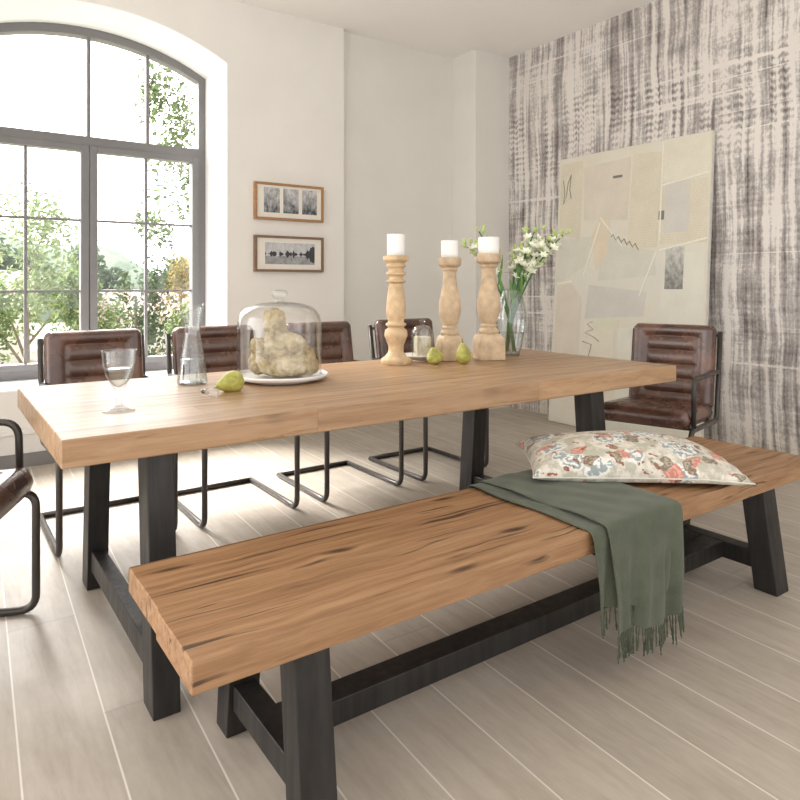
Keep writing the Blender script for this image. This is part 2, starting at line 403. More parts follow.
# ------------------------------------------------------------------ the room
H = 3.23; YW = 2.95; XR = 4.12; YP = 2.686; YF = 3.45
X0, Y0 = -2.7, -3.2
tag(box('floor', M['floor'], (X0, XR, Y0, 3.5, -.05, 0)), kind='structure')
tag(box('ceiling', M['ceil'], (X0, XR, Y0, 3.5, H, H + .12)), kind='structure')
WX0, WX1, WC = -.185, 1.525, .67
SILL, SPR, APEX = .47, 2.76, 2.98
AR = ((WX1 - WC) ** 2 + (APEX - SPR) ** 2) / (2 * (APEX - SPR)); AZ = APEX - AR
def arch(x, off=0.): return AZ + math.sqrt((AR + off) ** 2 - (x - WC) ** 2)
bm = bmesh.new()
add_box(bm, X0, WX0, YW, 3.56, 0, H); add_box(bm, WX1, 2.51, YW, 3.56, 0, H); add_box(bm, WX0, WX1, YW, 3.56, 0, SILL)
N = 24; xs = [WX0 + (WX1 - WX0) * i / N for i in range(N + 1)]
add_prism(bm, [(x, arch(x)) for x in xs] + [(WX1, H), (WX0, H)], 'y', YW, 3.56)
tag(bm_obj('wall_back', bm, M['wall']), kind='structure')
tag(box('wall_recess', M['recess'], (2.51, XR, YW + .06, 3.56, 0, H)), kind='structure')
tag(box('wall_pier', M['recess'], (3.71, XR, YP, YW + .06, 0, H)), kind='structure')
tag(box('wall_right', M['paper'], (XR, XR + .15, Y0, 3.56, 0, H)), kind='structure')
# white lining of the window reveal, its colour lifted for the light on it
bm = bmesh.new(); e = .008
add_box(bm, WX1 - e, WX1 + .001, YW - .002, YF, SILL, SPR); add_box(bm, WX0 - .001, WX0 + e, YW - .002, YF, SILL, SPR)
for xa_, xb_ in zip(xs, xs[1:]): add_prism(bm, [(xa_, arch(xa_)), (xb_, arch(xb_)), (xb_, arch(xb_) - e), (xa_, arch(xa_) - e)], 'y', YW - .002, YF)
tag(bm_obj('trim_1', bm, M['reveal']), kind='structure')
tag(box('window_sill', M['reveal'], (WX0, WX1, YW - .002, YF, SILL - .001, SILL + .012)), kind='structure')
bm = bmesh.new(); add_box(bm, X0, 2.53, YW - .014, YW, 0, .085)
tag(bm_obj('baseboard_back', bm, M['skirt'], bevel=.003), kind='structure')
# raised panel rail below the window
tag(box('trim_2', M['wall'], (WX0 - .1, WX1 + .1, YW - .012, YW, .20, .235), bevel=.004), kind='structure')

# window: frame, two casements, transom, glazing bars, panes
win = empty('window_1', (0, 0, 0)); tag(win, kind='structure')
y0, y1 = YF - .035, YF + .045
bm = bmesh.new(); fw = .062
zs = SILL + .012
add_box(bm, WX0, WX0 + fw, y0, y1, zs, SPR - .01); add_box(bm, WX1 - fw, WX1, y0, y1, zs, SPR - .01)
add_box(bm, WX0 + fw, WX1 - fw, y0, y1, zs, zs + .06)
for xa_, xb_ in zip(xs, xs[1:]):
    add_prism(bm, [(xa_, arch(xa_) - .001), (xb_, arch(xb_) - .001), (xb_, arch(xb_) - fw * 1.12), (xa_, arch(xa_) - fw * 1.12)], 'y', y0 - .003, y1 + .003)
add_box(bm, WX0 + fw, WX1 - fw, y0, y1, 2.13, 2.195)
bm_obj('window_frame', bm, M['frame_grey'], win)
def casement(xa, xb):
    bm = bmesh.new(); s = .052; za, zb = zs + .06, 2.13; ya, yb = y0 - .012, y1 - .01
    add_box(bm, xa, xa + s, ya, yb, za, zb); add_box(bm, xb - s, xb, ya, yb, za, zb)
    add_box(bm, xa + s, xb - s, ya, yb, za, za + .045); add_box(bm, xa + s, xb - s, ya, yb, zb - .045, zb)
    o = bm_obj('casement', bm, M['frame_grey'], win, bevel=.004)
    bm = bmesh.new(); xm = (xa + xb) / 2
    add_box(bm, xm - .010, xm + .010, y0 + .01, y0 + .04, za + .045, zb - .045)
    for z in (1.085, 1.592): add_box(bm, xa + s, xb - s, y0 + .012, y0 + .038, z - .008, z + .008)
    bm_obj('glazing_bar', bm, M['frame_grey'], o)
    box('pane', M['pane'], (xa + s - .004, xb - s + .004, y0 + .022, y0 + .027, za + .04, zb - .04), o)
    return o
casement(WX0 + fw, WC - .003); casement(WC + .003, WX1 - fw)
bm = bmesh.new()
add_box(bm, WC - .012, WC + .012, y0 + .01, y1 - .02, 2.19, APEX - fw); add_box(bm, 1.08 - .012, 1.08 + .012, y0 + .01, y1 - .02, 2.19, arch(1.08) - fw)
bm_obj('glazing_bar', bm, M['frame_grey'], win)
bm = bmesh.new(); add_prism(bm, [(WX0 + fw, 2.19), (WX1 - fw, 2.19)] + [(x, arch(x) - fw * .7) for x in xs[::-1] if WX0 + fw <= x <= WX1 - fw], 'y', y0 + .022, y0 + .027)
bm_obj('pane', bm, M['pane'], win)

# ------------------------------------------------------------------ table
def trestle(root, xa, xb, yo, W, spread, ly, ztop, zc0, zc1):
    """two splayed legs and a low cross bar, in a YZ plane"""
    for s in (0, 1):
        b0, t0 = (yo, yo + spread) if s == 0 else (W - yo - ly, W - yo - spread - ly)
        skew('leg', M['steel'], root, (xa, xb, b0, b0 + ly), (xa, xb, t0, t0 + ly), 0, ztop)
    k = spread * zc1 / ztop
    box('cross_bar', M['steel'], (xa + .012, xb - .012, yo + ly + k * .7, W - yo - ly - k * .7, zc0, zc1), root, bevel=.003)
L, W, HT, TT = 2.557, .998, .76, .072
tb = empty('dining_table', (0, 0, 0), label='long oak dining table with a thick honey-coloured top on dark steel trestle legs', cat='table')
bm = bmesh.new(); add_box(bm, 0, L, 0, W, HT - TT, HT)
bm_obj('tabletop', bm, M['table_wood'], tb, bevel=.004)
trestle(tb, .215, .287, .0, W, .068, .098, HT - TT, .075, .15)
trestle(tb, L - .46 - .085, L - .46, .0, W - .09, .05, .092, HT - TT, .075, .15)
box('stretcher', M['steel'], (.28, L - .57, W / 2 - .036, W / 2 + .036, .078, .147), tb, bevel=.003)

# ------------------------------------------------------------------ bench
BX, BY, BL, BW, BH, BT = .125, -.593, 2.42, .496, .46, .063
bn = empty('bench', (BX, BY, 0), label='low reclaimed oak bench on black steel legs in front of the table', cat='bench')
for i, (a, b, dz, dx) in enumerate(((0, .234, 0, 0), (.241, BW, .003, .006))):
    bm = bmesh.new(); add_box(bm, dx, BL - dx, a, b, BH - BT, BH - dz)
    o = bm_obj('seat_board', bm, M['bench_wood'], bn, bevel=.004)
trestle(bn, .222, .305, .0, BW, .045, .075, BH - BT, .072, .136)
trestle(bn, BL - .21 - .083, BL - .205, .0, BW, .055, .085, BH - BT, .072, .136)
box('stretcher', M['steel'], (.29, BL - .28, BW / 2 - .038, BW / 2 + .038, .073, .135), bn, bevel=.003)

# ------------------------------------------------------------------ leather chair (faces local -Y)
def pad(nx, nz, w, h, thick, fn):
    """cushion in XZ plane, front towards -Y, rounded rim; fn(u,v) -> extra front relief"""
    bm = bmesh.new(); g = {}
    def rim(u, v):
        a = min(u, 1 - u) * w; b = min(v, 1 - v) * h; r = .03
        def e(t): return 1 if t >= r else math.sqrt(max(0, 1 - ((r - t) / r) ** 2))
        return e(a) * e(b)
    for side in (0, 1):
        for i in range(nx + 1):
            for j in range(nz + 1):
                u, v = i / nx, j / nz
                if side == 1 and (i in (0, nx) or j in (0, nz)): g[1, i, j] = g[0, i, j]; continue
                k = rim(u, v)
                y = -(thick * .5) * k + fn(u, v) * k if side == 0 else thick * .5 * k
                # rounded outline corners
                cx = (u - .5) * w; cz = (v - .5) * h
                rc = .035; ax, az = abs(cx) - (w / 2 - rc), abs(cz) - (h / 2 - rc)
                if ax > 0 and az > 0:
                    d = math.hypot(ax, az); m = max(ax, az); s = m / d if d > 0 else 1
                    cx = math.copysign(w / 2 - rc + ax * s, cx); cz = math.copysign(h / 2 - rc + az * s, cz)
                g[side, i, j] = bm.verts.new((cx, y, cz))
    for side in (0, 1):
        for i in range(nx):
            for j in range(nz):
                q = [g[side, i, j], g[side, i + 1, j], g[side, i + 1, j + 1], g[side, i, j + 1]]
                try: bm.faces.new(q if side == 0 else q[::-1])
                except ValueError: pass
    return bm
def back_relief(u, v):
    # stitched border with horizontal channels inside
    bu, bv = .2, .16
    if bu < u < 1 - bu and bv < v < 1 - bv:
        t = (v - bv) / (1 - 2 * bv) * 4.0; ch = abs(math.sin(PI * t)) ** .45
        e = min(1, min(u - bu, 1 - bu - u) / .03)
        return -.004 - .019 * ch * e + .011
    du = min(abs(u - bu), abs(u - (1 - bu))) if bv < v < 1 - bv else 1
    dv = min(abs(v - bv), abs(v - (1 - bv))) if bu < u < 1 - bu else 1
    g = min(du * .46, dv * .42)
    puff = math.sin(PI * min(1, min(u / bu, (1 - u) / bu, v / bv, (1 - v) / bv) if not (bu < u < 1 - bu and bv < v < 1 - bv) else 1)) * -.010
    return puff + .004 * math.exp(-(g / .012) ** 2)
def seat_relief(u, v):
    t = v * 5; return -.012 * abs(math.sin(PI * t)) ** .5 if .14 < u < .86 else -.008
def make_chair():
    r = empty('leather_chair')
    hw = .235; tr = .0135
    for s in (-1, 1):
        x = s * hw
        pts = [(x, .30, tr), (x, -.29, tr), (x, -.29, .42), (x, .215, .392), (x, .30, .87)]
        tube_obj('side_frame', fillet(pts, .055), tr, M['tube'], r, 12)
        tube_obj('armrest', fillet([(x, .255, .655), (x, -.235, .665), (x, -.24, .42)], .06), .0125, M['tube'], r, 12)
    tube_obj('floor_bar', [(-hw, .30, tr), (hw, .30, tr)], tr, M['tube'], r, 12)
    tube_obj('cross_rod', [(-hw, -.20, .412), (hw, -.20, .412)], .009, M['tube'], r, 10)
    tube_obj('cross_rod', [(-hw, .16, .394), (hw, .16, .394)], .009, M['tube'], r, 10)
    tube_obj('back_bar', [(-hw, .296, .85), (hw, .296, .85)], .009, M['tube'], r, 10)
    bm = pad(56, 110, .452, .46, .072, back_relief)
    bm_obj('backrest', bm, M['leather'], r, smooth=True, loc=(0, .222, .68), rot=(R_(-10), 0, 0))
    bm = pad(40, 40, .452, .50, .085, seat_relief)
    o = bm_obj('seat', bm, M['leather'], r, smooth=True, loc=(0, -.045, .452), rot=(R_(-93), 0, 0))
    return r
chair = make_chair()
def set_chair(o, x, y, rz, label, group=None):
    o.location = (x, y, 0); o.rotation_euler = (0, 0, rz); tag(o, label, 'chair', group)
set_chair(chair, .41, 1.56, 0, 'brown leather cantilever chair behind the goblet at the left end of the far side', 'leather chairs along the far side of the table')
for x, lb in ((1.01, 'brown leather cantilever chair behind the carafe and the left of the glass dome'),
              (1.65, 'brown leather cantilever chair seen between the glass dome and the first candle holder'),
              (2.29, 'brown leather cantilever chair behind the leftmost turned candle holder')):
    set_chair(copy_tree(chair), x, 1.54, 0, lb, 'leather chairs along the far side of the table')
set_chair(copy_tree(chair), 2.97, .36, R_(-73.4), 'brown leather armchair at the right end of the table before the leaning map panel')
# chair at the left edge: far front foot at (.04,.824)
a = R_(90 - 23)
ex = Vector((math.cos(a), math.sin(a))); ey = Vector((-math.sin(a), math.cos(a)))
fpt = Vector((.04, .824)) - ex * .235 + ey * .29
set_chair(copy_tree(chair), fpt.x, fpt.y, a, 'dark brown leather armchair cut off by the left edge at the near table end')

# ------------------------------------------------------------------ blanket and pillow
def drape(x0, x1, zt, back, hang, seed, thick=.006, spread=.0):
    """cloth strip over the bench: path in y,z; grid of ns x nx"""
    rnd = random.Random(seed)
    yf = BY - .006 - (zt - BH); yb = BY + BW + .006
    path = []
    if back > 0:
        for i in range(5): path.append((yb + .004, BH - back + (back - .015) * i / 4, 'b'))
    path.append((yb - .004, zt - .002, 't'))
    for i in range(1, 15): path.append((yb - .004 - (yb - yf - .03) * i / 15, zt, 't'))
    for i in range(7):
        an = PI / 2 * i / 6; path.append((yf + .016 - math.sin(an) * .022, zt - .018 + math.cos(an) * .018, 'c'))
    nh = 22
    for i in range(1, nh + 1): path.append((yf - .008, zt - .018 - hang * i / nh, 'h%d' % i))
    nx = 44; verts = []; faces = []
    for j, (y, z, kk) in enumerate(path):
        for i in range(nx + 1):
            u = i / nx; x = x0 + (x1 - x0) * u
            yy, zz = y, z
            if kk[0] == 'h':
                t = int(kk[1:]) / nh; amp = .020 * min(1, t * 1.6)
                yy -= amp * (.55 + .45 * math.sin(u * 13.5 + seed) + .35 * math.sin(u * 27 + 2 * seed + t))
                x += .012 * t * math.sin(u * 9 + seed) - spread * t * (u - .3)
                zz += .018 * t * math.sin(u * 6 + .6) * (1 if seed else 0)
            elif kk == 't':
                zz += .0022 * math.sin(u * 9 + j * .7 + seed) + .0015 * math.sin(u * 21 - j) + .002
                x += .004 * math.sin(j * .8 + seed)
            verts.append((x, yy, zz))
    n1 = nx + 1
    for j in range(len(path) - 1):
        for i in range(nx): faces.append((j * n1 + i, j * n1 + i + 1, (j + 1) * n1 + i + 1, (j + 1) * n1 + i))
    return verts, faces, [verts[(len(path) - 1) * n1 + i] for i in range(n1)]
va, fa, ea = drape(1.205, 1.56, BH + .005, .03, .215, 3, spread=.03)
vb, fb, eb = drape(1.255, 1.605, BH + .015, .05, .292, 1, spread=.02)
me = bpy.data.meshes.new('throw_blanket'); me.from_pydata(va + vb, [], fa + [tuple(k + len(va) for k in f) for f in fb])
bl = link('throw_blanket', me, M['blanket'], smooth=True)
tag(bl, 'sage green throw blanket with fringed hem draped over the bench', 'blanket')
s = bl.modifiers.new('solid', 'SOLIDIFY'); s.thickness = .005; s.offset = 0
s = bl.modifiers.new('sub', 'SUBSURF'); s.levels = 1; s.render_levels = 1
def fringe(edge, n, ln, seed):
    bm = bmesh.new(); rnd = random.Random(seed)
    for k in range(n):
        f = k / (n - 1) * (len(edge) - 1); i = min(int(f), len(edge) - 2); t = f - i
        p = Vector(edge[i]).lerp(Vector(edge[i + 1]), t)
        l = ln * rnd.uniform(.75, 1.15); sx = rnd.uniform(-.008, .008); sy = rnd.uniform(-.008, .006)
        for q in (-1, 1):
            pts = [p + Vector((0, 0, .004))] + [p + Vector((q * .0016 * math.sin(m * 2.2) + sx * m / 5 + rnd.uniform(-.0012, .0012), sy * m / 5 + q * .0012 * math.cos(m * 2.2), -l * m / 5)) for m in range(1, 6)]
            tube(bm, pts, .0017, 5)
    return bm
tag(bm_obj('fringe', fringe(eb, 46, .072, 5), M['fringe'], bl, smooth=True), kind='stuff')
tag(bm_obj('fringe', fringe(ea[:20], 16, .055, 6), M['fringe'], bl, smooth=True), kind='stuff')

def make_pillow():
    w, d, h = .715, .455, .084; nx, ny = 56, 40; bm = bmesh.new(); g = {}
    for s in (1, -1):
        for i in range(nx + 1):
            for j in range(ny + 1):
                if s == -1 and (i in (0, nx) or j in (0, ny)): g[s, i, j] = g[1, i, j]; continue
                u, v = i / nx * 2 - 1, j / ny * 2 - 1
                k = ((1 - u ** 2) * (1 - v ** 2)) ** .42
                pull = 1 - .10 * (1 - abs(v)) * abs(u) ** 6
                x = u * w / 2 * (1 - .06 * (1 - v * v) * abs(u) ** 3); y = v * d / 2 * (1 - .10 * (1 - u * u) * abs(v) ** 3)
                wr = .005 * math.sin(11 * u + 5 * v) * (1 - k) + .003 * math.sin(23 * v - 9 * u) * (1 - k)
                top = h * 1.18 * k + wr * (1 if k > .02 else 0)
                z = top if s == 1 else -h * .30 * k ** .5
                z += .020 * max(0, -u - .45) * (1 - .2 * v) * (.4 + .6 * max(0, v))
                z -= .018 * max(0, u - .6)
                g[s, i, j] = bm.verts.new((x, y, z))
    for s in (1, -1):
        for i in range(nx):
            for j in range(ny):
                q = [g[s, i, j], g[s, i + 1, j], g[s, i + 1, j + 1], g[s, i, j + 1]]
                try: bm.faces.new(q if s == 1 else q[::-1])
                except ValueError: pass
    o = bm_obj('cushion', bm, M['floral'], smooth=True)
    bmv = [(x, y) for x, y in ()]
    return o
pl = make_pillow(); pl.location = (1.785, -.278, BH + .034); pl.rotation_euler = (R_(0), R_(0), R_(-37.5))
tag(pl, 'floral printed cushion in cream, coral and grey lying on the bench', 'cushion')
pts = []
for t in range(0, 161):
    an = t / 160 * 4; sd = int(an) % 4; f = an - int(an)
    u, v = ((f * 2 - 1, -1), (1, f * 2 - 1), (1 - f * 2, 1), (-1, 1 - f * 2))[sd]
    x = u * .3575 * (1 - .06 * (1 - v * v) * abs(u) ** 3); y = v * .2275 * (1 - .10 * (1 - u * u) * abs(v) ** 3)
    z = .020 * max(0, -u - .45) * (1 - .2 * v) * (.4 + .6 * max(0, v)) - .018 * max(0, u - .6)
    pts.append((x, y, z))
tube_obj('piping', pts, .0025, M['canvas_edge'], pl, 6)

# ------------------------------------------------------------------ table settings
TZ = HT
# goblet
gb = empty('goblet', (.199, .311, TZ), label='clear stemmed wine goblet half filled with water near the left table corner', cat='glass')
outer = [(0.0, 0), (.044, .0, 1), (.045, .003), (.028, .010), (.010, .018), (.0075, .030), (.012, .040), (.0075, .050), (.010, .060), (.022, .078), (.036, .105), (.044, .135), (.047, .160), (.049, .181, 1)]
inner = [(.0475, .181, 1), (.0455, .160), (.0425, .135), (.0345, .106), (.020, .081), (.004, .070), (0, .069)]
lathe_obj('glass_body', smooth_prof(outer, 4) + smooth_prof(inner, 4), M['crystal'], gb, 40)
lathe_obj('water', smooth_prof([(0, .0705), (.004, .0715), (.0195, .082), (.034, .1065), (.0405, .127, 1), (0, .127)], 3), M['water'], gb, 40)
# carafe with slanted lip
cf = empty('carafe', (.547, .717, TZ), label='clear glass water carafe with a slanted lip beside the lone pear', cat='carafe')
def carafe_body():
    pr = smooth_prof([(0, 0), (.050, 0, 1), (.056, .006), (.053, .03), (.045, .10), (.033, .165), (.030, .20), (.034, .235), (.044, .285, 1)], 5)
    pi_ = [(r - .003, z) for r, z in pr[::-1][:-8] if r > .02]
    bm = bmesh.new(); lathe(bm, pr + pi_[0:] + [(0, .008)], 40)
    for v in bm.verts:
        if v.co.z > .20:
            k = (v.co.z - .20) / .085; v.co.z += k * .022 * (v.co.x * .82 - v.co.y * .57) / .044
    return bm
bm_obj('glass_body', carafe_body(), M['crystal'], cf, smooth=True)
lathe_obj('water', smooth_prof([(0, .009), (.050, .009, 1), (.0525, .014), (.0495, .03), (.0425, .095, 1), (0, .095)], 4), M['water'], cf, 40)
st = empty('glass_stopper', (.497, .41, TZ + .0165), R_(20), label='small clear glass stopper lying on the table in front of the carafe', cat='stopper')
o = lathe_obj('glass_body', smooth_prof([(0, -.02), (.009, -.02, 1), (.011, 0), (.008, .012), (.014, .022), (.0165, .034), (.012, .046), (0, .050)], 4), M['crystal'], st, 24)
o.rotation_euler = (R_(90), 0, 0)
lathe_obj('ring', [(0, -.021), (.0075, -.021), (.0085, -.018), (0, -.0178)], M['wick'], st, 24).rotation_euler = (R_(90), 0, 0)

# pears
def make_pear(h=.085, r=.034):
    o = lathe_obj('pear', smooth_prof([(0, .004), (r * .35, .0), (r * .85, h * .16), (r, h * .36), (r * .86, h * .58), (r * .55, h * .78), (r * .36, h * .93), (r * .14, h * 1.0), (0, h * .985)], 5), M['pear'], None, 32)
    for v in o.data.vertices:
        v.co.x += .004 * math.sin(v.co.z * 40); v.co.y *= .97
    tube_obj('stem', [(0.001, 0, h * .97), (.002, 0, h * 1.07), (.007, .001, h * 1.2)], .0017, M['stemb'], o, 6)
    return o
p1 = make_pear(.105, .0405); p1.location = (.645, .49, TZ + .0375)
# lies on its side, stem towards the left
dv = Vector((-.83, -.35, -.12)).normalized()
p1.rotation_euler = dv.to_track_quat('Z', 'Y').to_euler()
tag(p1, 'green pear lying on its side beside the carafe', 'pear')
pz = make_pear(.080, .040)
pz.location = (1.68, .686, TZ); pz.rotation_euler = (R_(8), R_(-14), 0)
tag(pz, 'green pear standing left of its twin, before the small cake stand', 'pear', 'pears by the candle holders')
py_ = make_pear(.098, .037); py_.location = (1.792, .607, TZ); py_.rotation_euler = (R_(-4), R_(-6), R_(40))
tag(py_, 'green pear standing in front of the block-footed candle holders, right of its twin', 'pear', 'pears by the candle holders')
for o in (pz, py_): o.location.z += .003

# cake plate, dome and stone figure
PX, PY = .868, .62
plate = lathe_obj('plate', smooth_prof([(0, 0), (.12, 0, 1), (.125, .004), (.165, .010), (.178, .019), (.180, .026), (.175, .028), (.166, .020), (.12, .0155), (0, .015)], 4), M['chinawhite'], None, 56)
plate.location = (PX, PY, TZ); tag(plate, 'round white china plate under the glass dome', 'plate')
dm = empty('glass_dome', (PX - .008, PY + .004, TZ + .0175), label='large clear glass cloche dome with a knob standing on the white plate', cat='dome')
dpr = smooth_prof([(.166, 0, 1), (.1665, .003), (.163, .012), (.163, .16), (.162, .205), (.153, .240), (.127, .268), (.08, .282), (.03, .288), (.0, .290)], 5)
lathe_obj('dome', dpr + [(max(0, r - .0032), z - .0032 if z > .2 else z) for r, z in dpr[::-1]], M['glass'], dm, 64)
lathe_obj('knob', smooth_prof([(0, .286), (.020, .286), (.016, .293), (.014, .298), (.026, .306), (.031, .318), (.025, .332), (0, .336)], 4), M['crystal'], dm, 32)
def stone_figure():
    bm = bmesh.new()
    parts = [((.01, 0, .045), (.118, .085, .048)), ((.0, .0, .10), (.088, .066, .075)), ((-.018, 0, .155), (.047, .044, .045)),
             ((-.027, -.004, .196), (.044, .043, .040)), ((-.028, -.004, .222), (.046, .043, .034)), ((-.03, -.004, .238), (.040, .038, .026)),
             ((-.088, -.012, .110), (.034, .046, .042)), ((-.090, -.015, .055), (.036, .05, .05)), ((.050, -.01, .118), (.050, .055, .048)), ((.085, -.01, .075), (.050, .055, .045)),
             ((.108, .0, .040), (.036, .045, .038)), ((.02, -.055, .035), (.08, .04, .03)), ((-.028, -.045, .11), (.016, .022, .09)), ((-.060, -.05, .05), (.03, .03, .035))]
    for c, s_ in parts:
        m = Matrix.Translation(c) @ Matrix.Diagonal((*s_, 1)); bmesh.ops.create_icosphere(bm, subdivisions=3, radius=1, matrix=m)
    o = bm_obj('stone_figurine', bm, M['stone'])
    rm = o.modifiers.new('rm', 'REMESH'); rm.mode = 'VOXEL'; rm.voxel_size = .0035; rm.use_smooth_shade = True
    sm = o.modifiers.new('sm', 'SMOOTH'); sm.iterations = 4; sm.factor = .6
    tx = bpy.data.textures.new('chipped', 'CLOUDS'); tx.noise_scale = .03; tx.noise_depth = 3
    dp = o.modifiers.new('dp', 'DISPLACE'); dp.texture = tx; dp.strength = .022; dp.mid_level = .5
    return o
sf = stone_figure(); sf.location = (PX + .0, PY - .0, TZ + .0165); sf.rotation_euler = (0, 0, R_(-35))
tag(sf, 'weathered seated stone figurine in mottled cream and ochre under the glass dome', 'figurine')

# candle holders and candles
def candle(x, y, z, r, h, label):
    c = lathe_obj('pillar_candle', smooth_prof([(0, 0), (r, 0, 1), (r, h - .004), (r - .004, h), (r * .5, h - .003), (0, h - .005)], 3), M['wax'], None, 36)
    c.location = (x, y, z); tag(c, label, 'candle', 'white pillar candles')
    tube_obj('wick', [(0, 0, h - .006), (.001, 0, h + .003), (.003, .001, h + .009)], .0012, M['wick'], c, 6)
def holder(x, y, prof, mat, label, block=None, rz=0.):
    r = empty('candle_holder', (x, y, TZ), rz, label=label, cat='candle holder', group='turned wooden candle holders')
    lathe_obj('turned_column', smooth_prof(prof, 5), mat, r, 40)
    if block:
        w, z0, z1 = block; bm = bmesh.new(); add_box(bm, -w, w, -w, w, z0, z1); bm_obj('block_foot', bm, mat, r, bevel=.012, seg=3)
    return r
p_a = [(0, 0), (.066, 0, 1), (.070, .010), (.068, .026), (.052, .036, 1), (.044, .046), (.036, .060, 1), (.036, .085), (.045, .110), (.054, .135), (.050, .160), (.037, .172), (.048, .182), (.048, .190), (.037, .200),
       (.045, .230), (.046, .27), (.040, .33), (.033, .370), (.031, .378), (.046, .386), (.046, .392), (.033, .400), (.034, .412), (.046, .420), (.046, .428), (.034, .436), (.036, .450), (.047, .457), (.045, .466), (.040, .474), (.058, .486), (.061, .496), (.058, .508, 1), (0, .508)]
holder(1.53, .791, p_a, M['turned'], 'turned pale wood candle holder with stacked rings, leftmost of the three')
candle(1.53, .791, TZ + .508, .042, .098, 'white pillar candle on the leftmost ringed candle holder')
p_b = [(0, .11), (.036, .115, 1), (.046, .128), (.047, .140), (.036, .153), (.039, .163), (.033, .172, 1), (.044, .195), (.055, .240), (.054, .285), (.043, .34), (.034, .395), (.033, .435), (.042, .445, 1), (.038, .456), (.054, .466), (.058, .478), (.057, .505, 1), (0, .505)]
def block_holder(x, y, label, w, sc_=1.0, rz=0., zk=1.0):
    r = holder(x, y, [(a * sc_, b * zk, *k) for a, b, *k in p_b], M['turned2'], label, None, rz)
    bm = bmesh.new(); q = 2 ** .5
    lathe(bm, [(a * w * q, b * zk) for a, b in ((0, 0), (1, 0), (1.0, .078), (.985, .092), (.93, .105), (.84, .116), (.72, .123), (.6, .126), (0, .126))], 4)
    bmesh.ops.rotate(bm, verts=bm.verts, cent=(0, 0, 0), matrix=Matrix.Rotation(PI / 4, 3, 'Z'))
    bm_obj('block_foot', bm, M['turned2'], r, bevel=.006, seg=3)
block_holder(1.835, .765, 'baluster candle holder on a block foot, middle one of the three', .056, .98, R_(-20))
candle(1.835, .765, TZ + .505, .042, .082, 'white pillar candle on the middle baluster holder')
block_holder(2.02, .685, 'stout baluster candle holder on a square block foot, next to the flower vase', .066, 1.06, R_(-25), 1.038)
candle(2.02, .685, TZ + .524, .052, .082, 'broad white pillar candle on the holder next to the vase')

# small cake stand with glass bell
cs = lathe_obj('dish', smooth_prof([(0, 0), (.034, 0, 1), (.036, .006), (.055, .014), (.085, .026), (.089, .031), (.084, .033), (.055, .021), (0, .014)], 4), M['chinawhite'], None, 44)
cs.location = (1.70, .83, TZ); tag(cs, 'small round white dish between the left and middle candle holders', 'dish')
bc = empty('cake_block', (1.715, .83, TZ + .0145), R_(-20), label='pale square block of cake on the small white dish', cat='cake')
bm = bmesh.new(); add_box(bm, -.036, .036, -.036, .036, 0, .105); bm_obj('block', bm, M['cake'], bc, bevel=.008, seg=3)
bell = empty('glass_bell', (1.715, .83, TZ + .0225), label='small clear glass bell over the pale block on the white dish', cat='glass bell')
bp = smooth_prof([(.052, 0, 1), (.0525, .01), (.053, .10), (.050, .125), (.035, .145), (.012, .153), (0, .154)], 4)
lathe_obj('bell', bp + [(max(0, r - .0025), z - .0025 if z > .11 else z) for r, z in bp[::-1]], M['crystal'], bell, 36)
lathe_obj('knob', smooth_prof([(0, .152), (.009, .152), (.007, .158), (.015, .168), (.015, .176), (0, .186)], 4), M['crystal'], bell, 24)

# vase with flowers
VX, VY = 2.255, .767
vs = empty('flower_vase', (VX, VY, TZ), label='oval clear glass vase of green stems at the right of the candle holders', cat='vase')
vp = smooth_prof([(0, 0), (.046, 0, 1), (.050, .006), (.060, .05), (.076, .12), (.083, .18), (.079, .24), (.066, .30), (.054, .335), (.056, .35, 1)], 5)
lathe_obj('glass_body', vp + [(max(0, r - .004), z + (.012 if r < .05 and z < .01 else 0)) for r, z in vp[::-1]], M['crystal'], vs, 48)
lathe_obj('water', smooth_prof([(0, .014), (.044, .014, 1), (.055, .05), (.070, .12, 1), (0, .12)], 4), M['water'], vs, 48)
# shared floret meshes
def floret_mesh():
    bm = bmesh.new()
    for k in range(6):
        an = k * PI / 3; d = Vector((math.cos(an), math.sin(an), 0)); n = Vector((-math.sin(an), math.cos(an), 0))
        c = [Vector((0, 0, 0)), d * .010 + n * .006 + Vector((0, 0, .010)), d * .019 + Vector((0, 0, .014)), d * .010 - n * .006 + Vector((0, 0, .010))]
        bm.faces.new([bm.verts.new(p) for p in c])
    bmesh.ops.create_icosphere(bm, subdivisions=1, radius=.004, matrix=Matrix.Translation((0, 0, .008)))
    me = bpy.data.meshes.new('blossom'); bm.to_mesh(me); bm.free(); me.materials.append(M['petal']); return me
def bud_mesh():
    bm = bmesh.new(); lathe(bm, smooth_prof([(0, 0), (.004, .003), (.0065, .010), (.004, .019), (0, .024)], 3), 10)
    me = bpy.data.meshes.new('bud'); bm.to_mesh(me); bm.free(); me.materials.append(M['bud'])
    for p in me.polygons: p.use_smooth = True
    return me
FLO, BUD = floret_mesh(), bud_mesh()
right, up_ = Vector((.818, -.575, 0)), Vector((0, 0, 1)); fwd = Vector((.575, .818, 0))
sprays = [  # lateral offset of tip, height, depth offset, label
    (-.235, .575, -.02, 'green stem of cream blossoms leaning far left behind the candle holders'),
    (-.165, .655, .03, 'green stem with upright buds rising just behind the broad candle'),
    (.055, .56, .03, 'short blossoming stem in the middle of the vase bouquet'),
    (.120, .655, -.03, 'blossoming stem with a crown of white flowers, tallest right of the candles'),
    (.150, .56, .05, 'blossoming stem standing lower behind the right side of the bouquet'),
    (.205, .605, 0., 'blossoming stem reaching right with lime buds'),
    (.265, .63, -.04, 'outermost right blossoming stem with a green budded tip'),
]
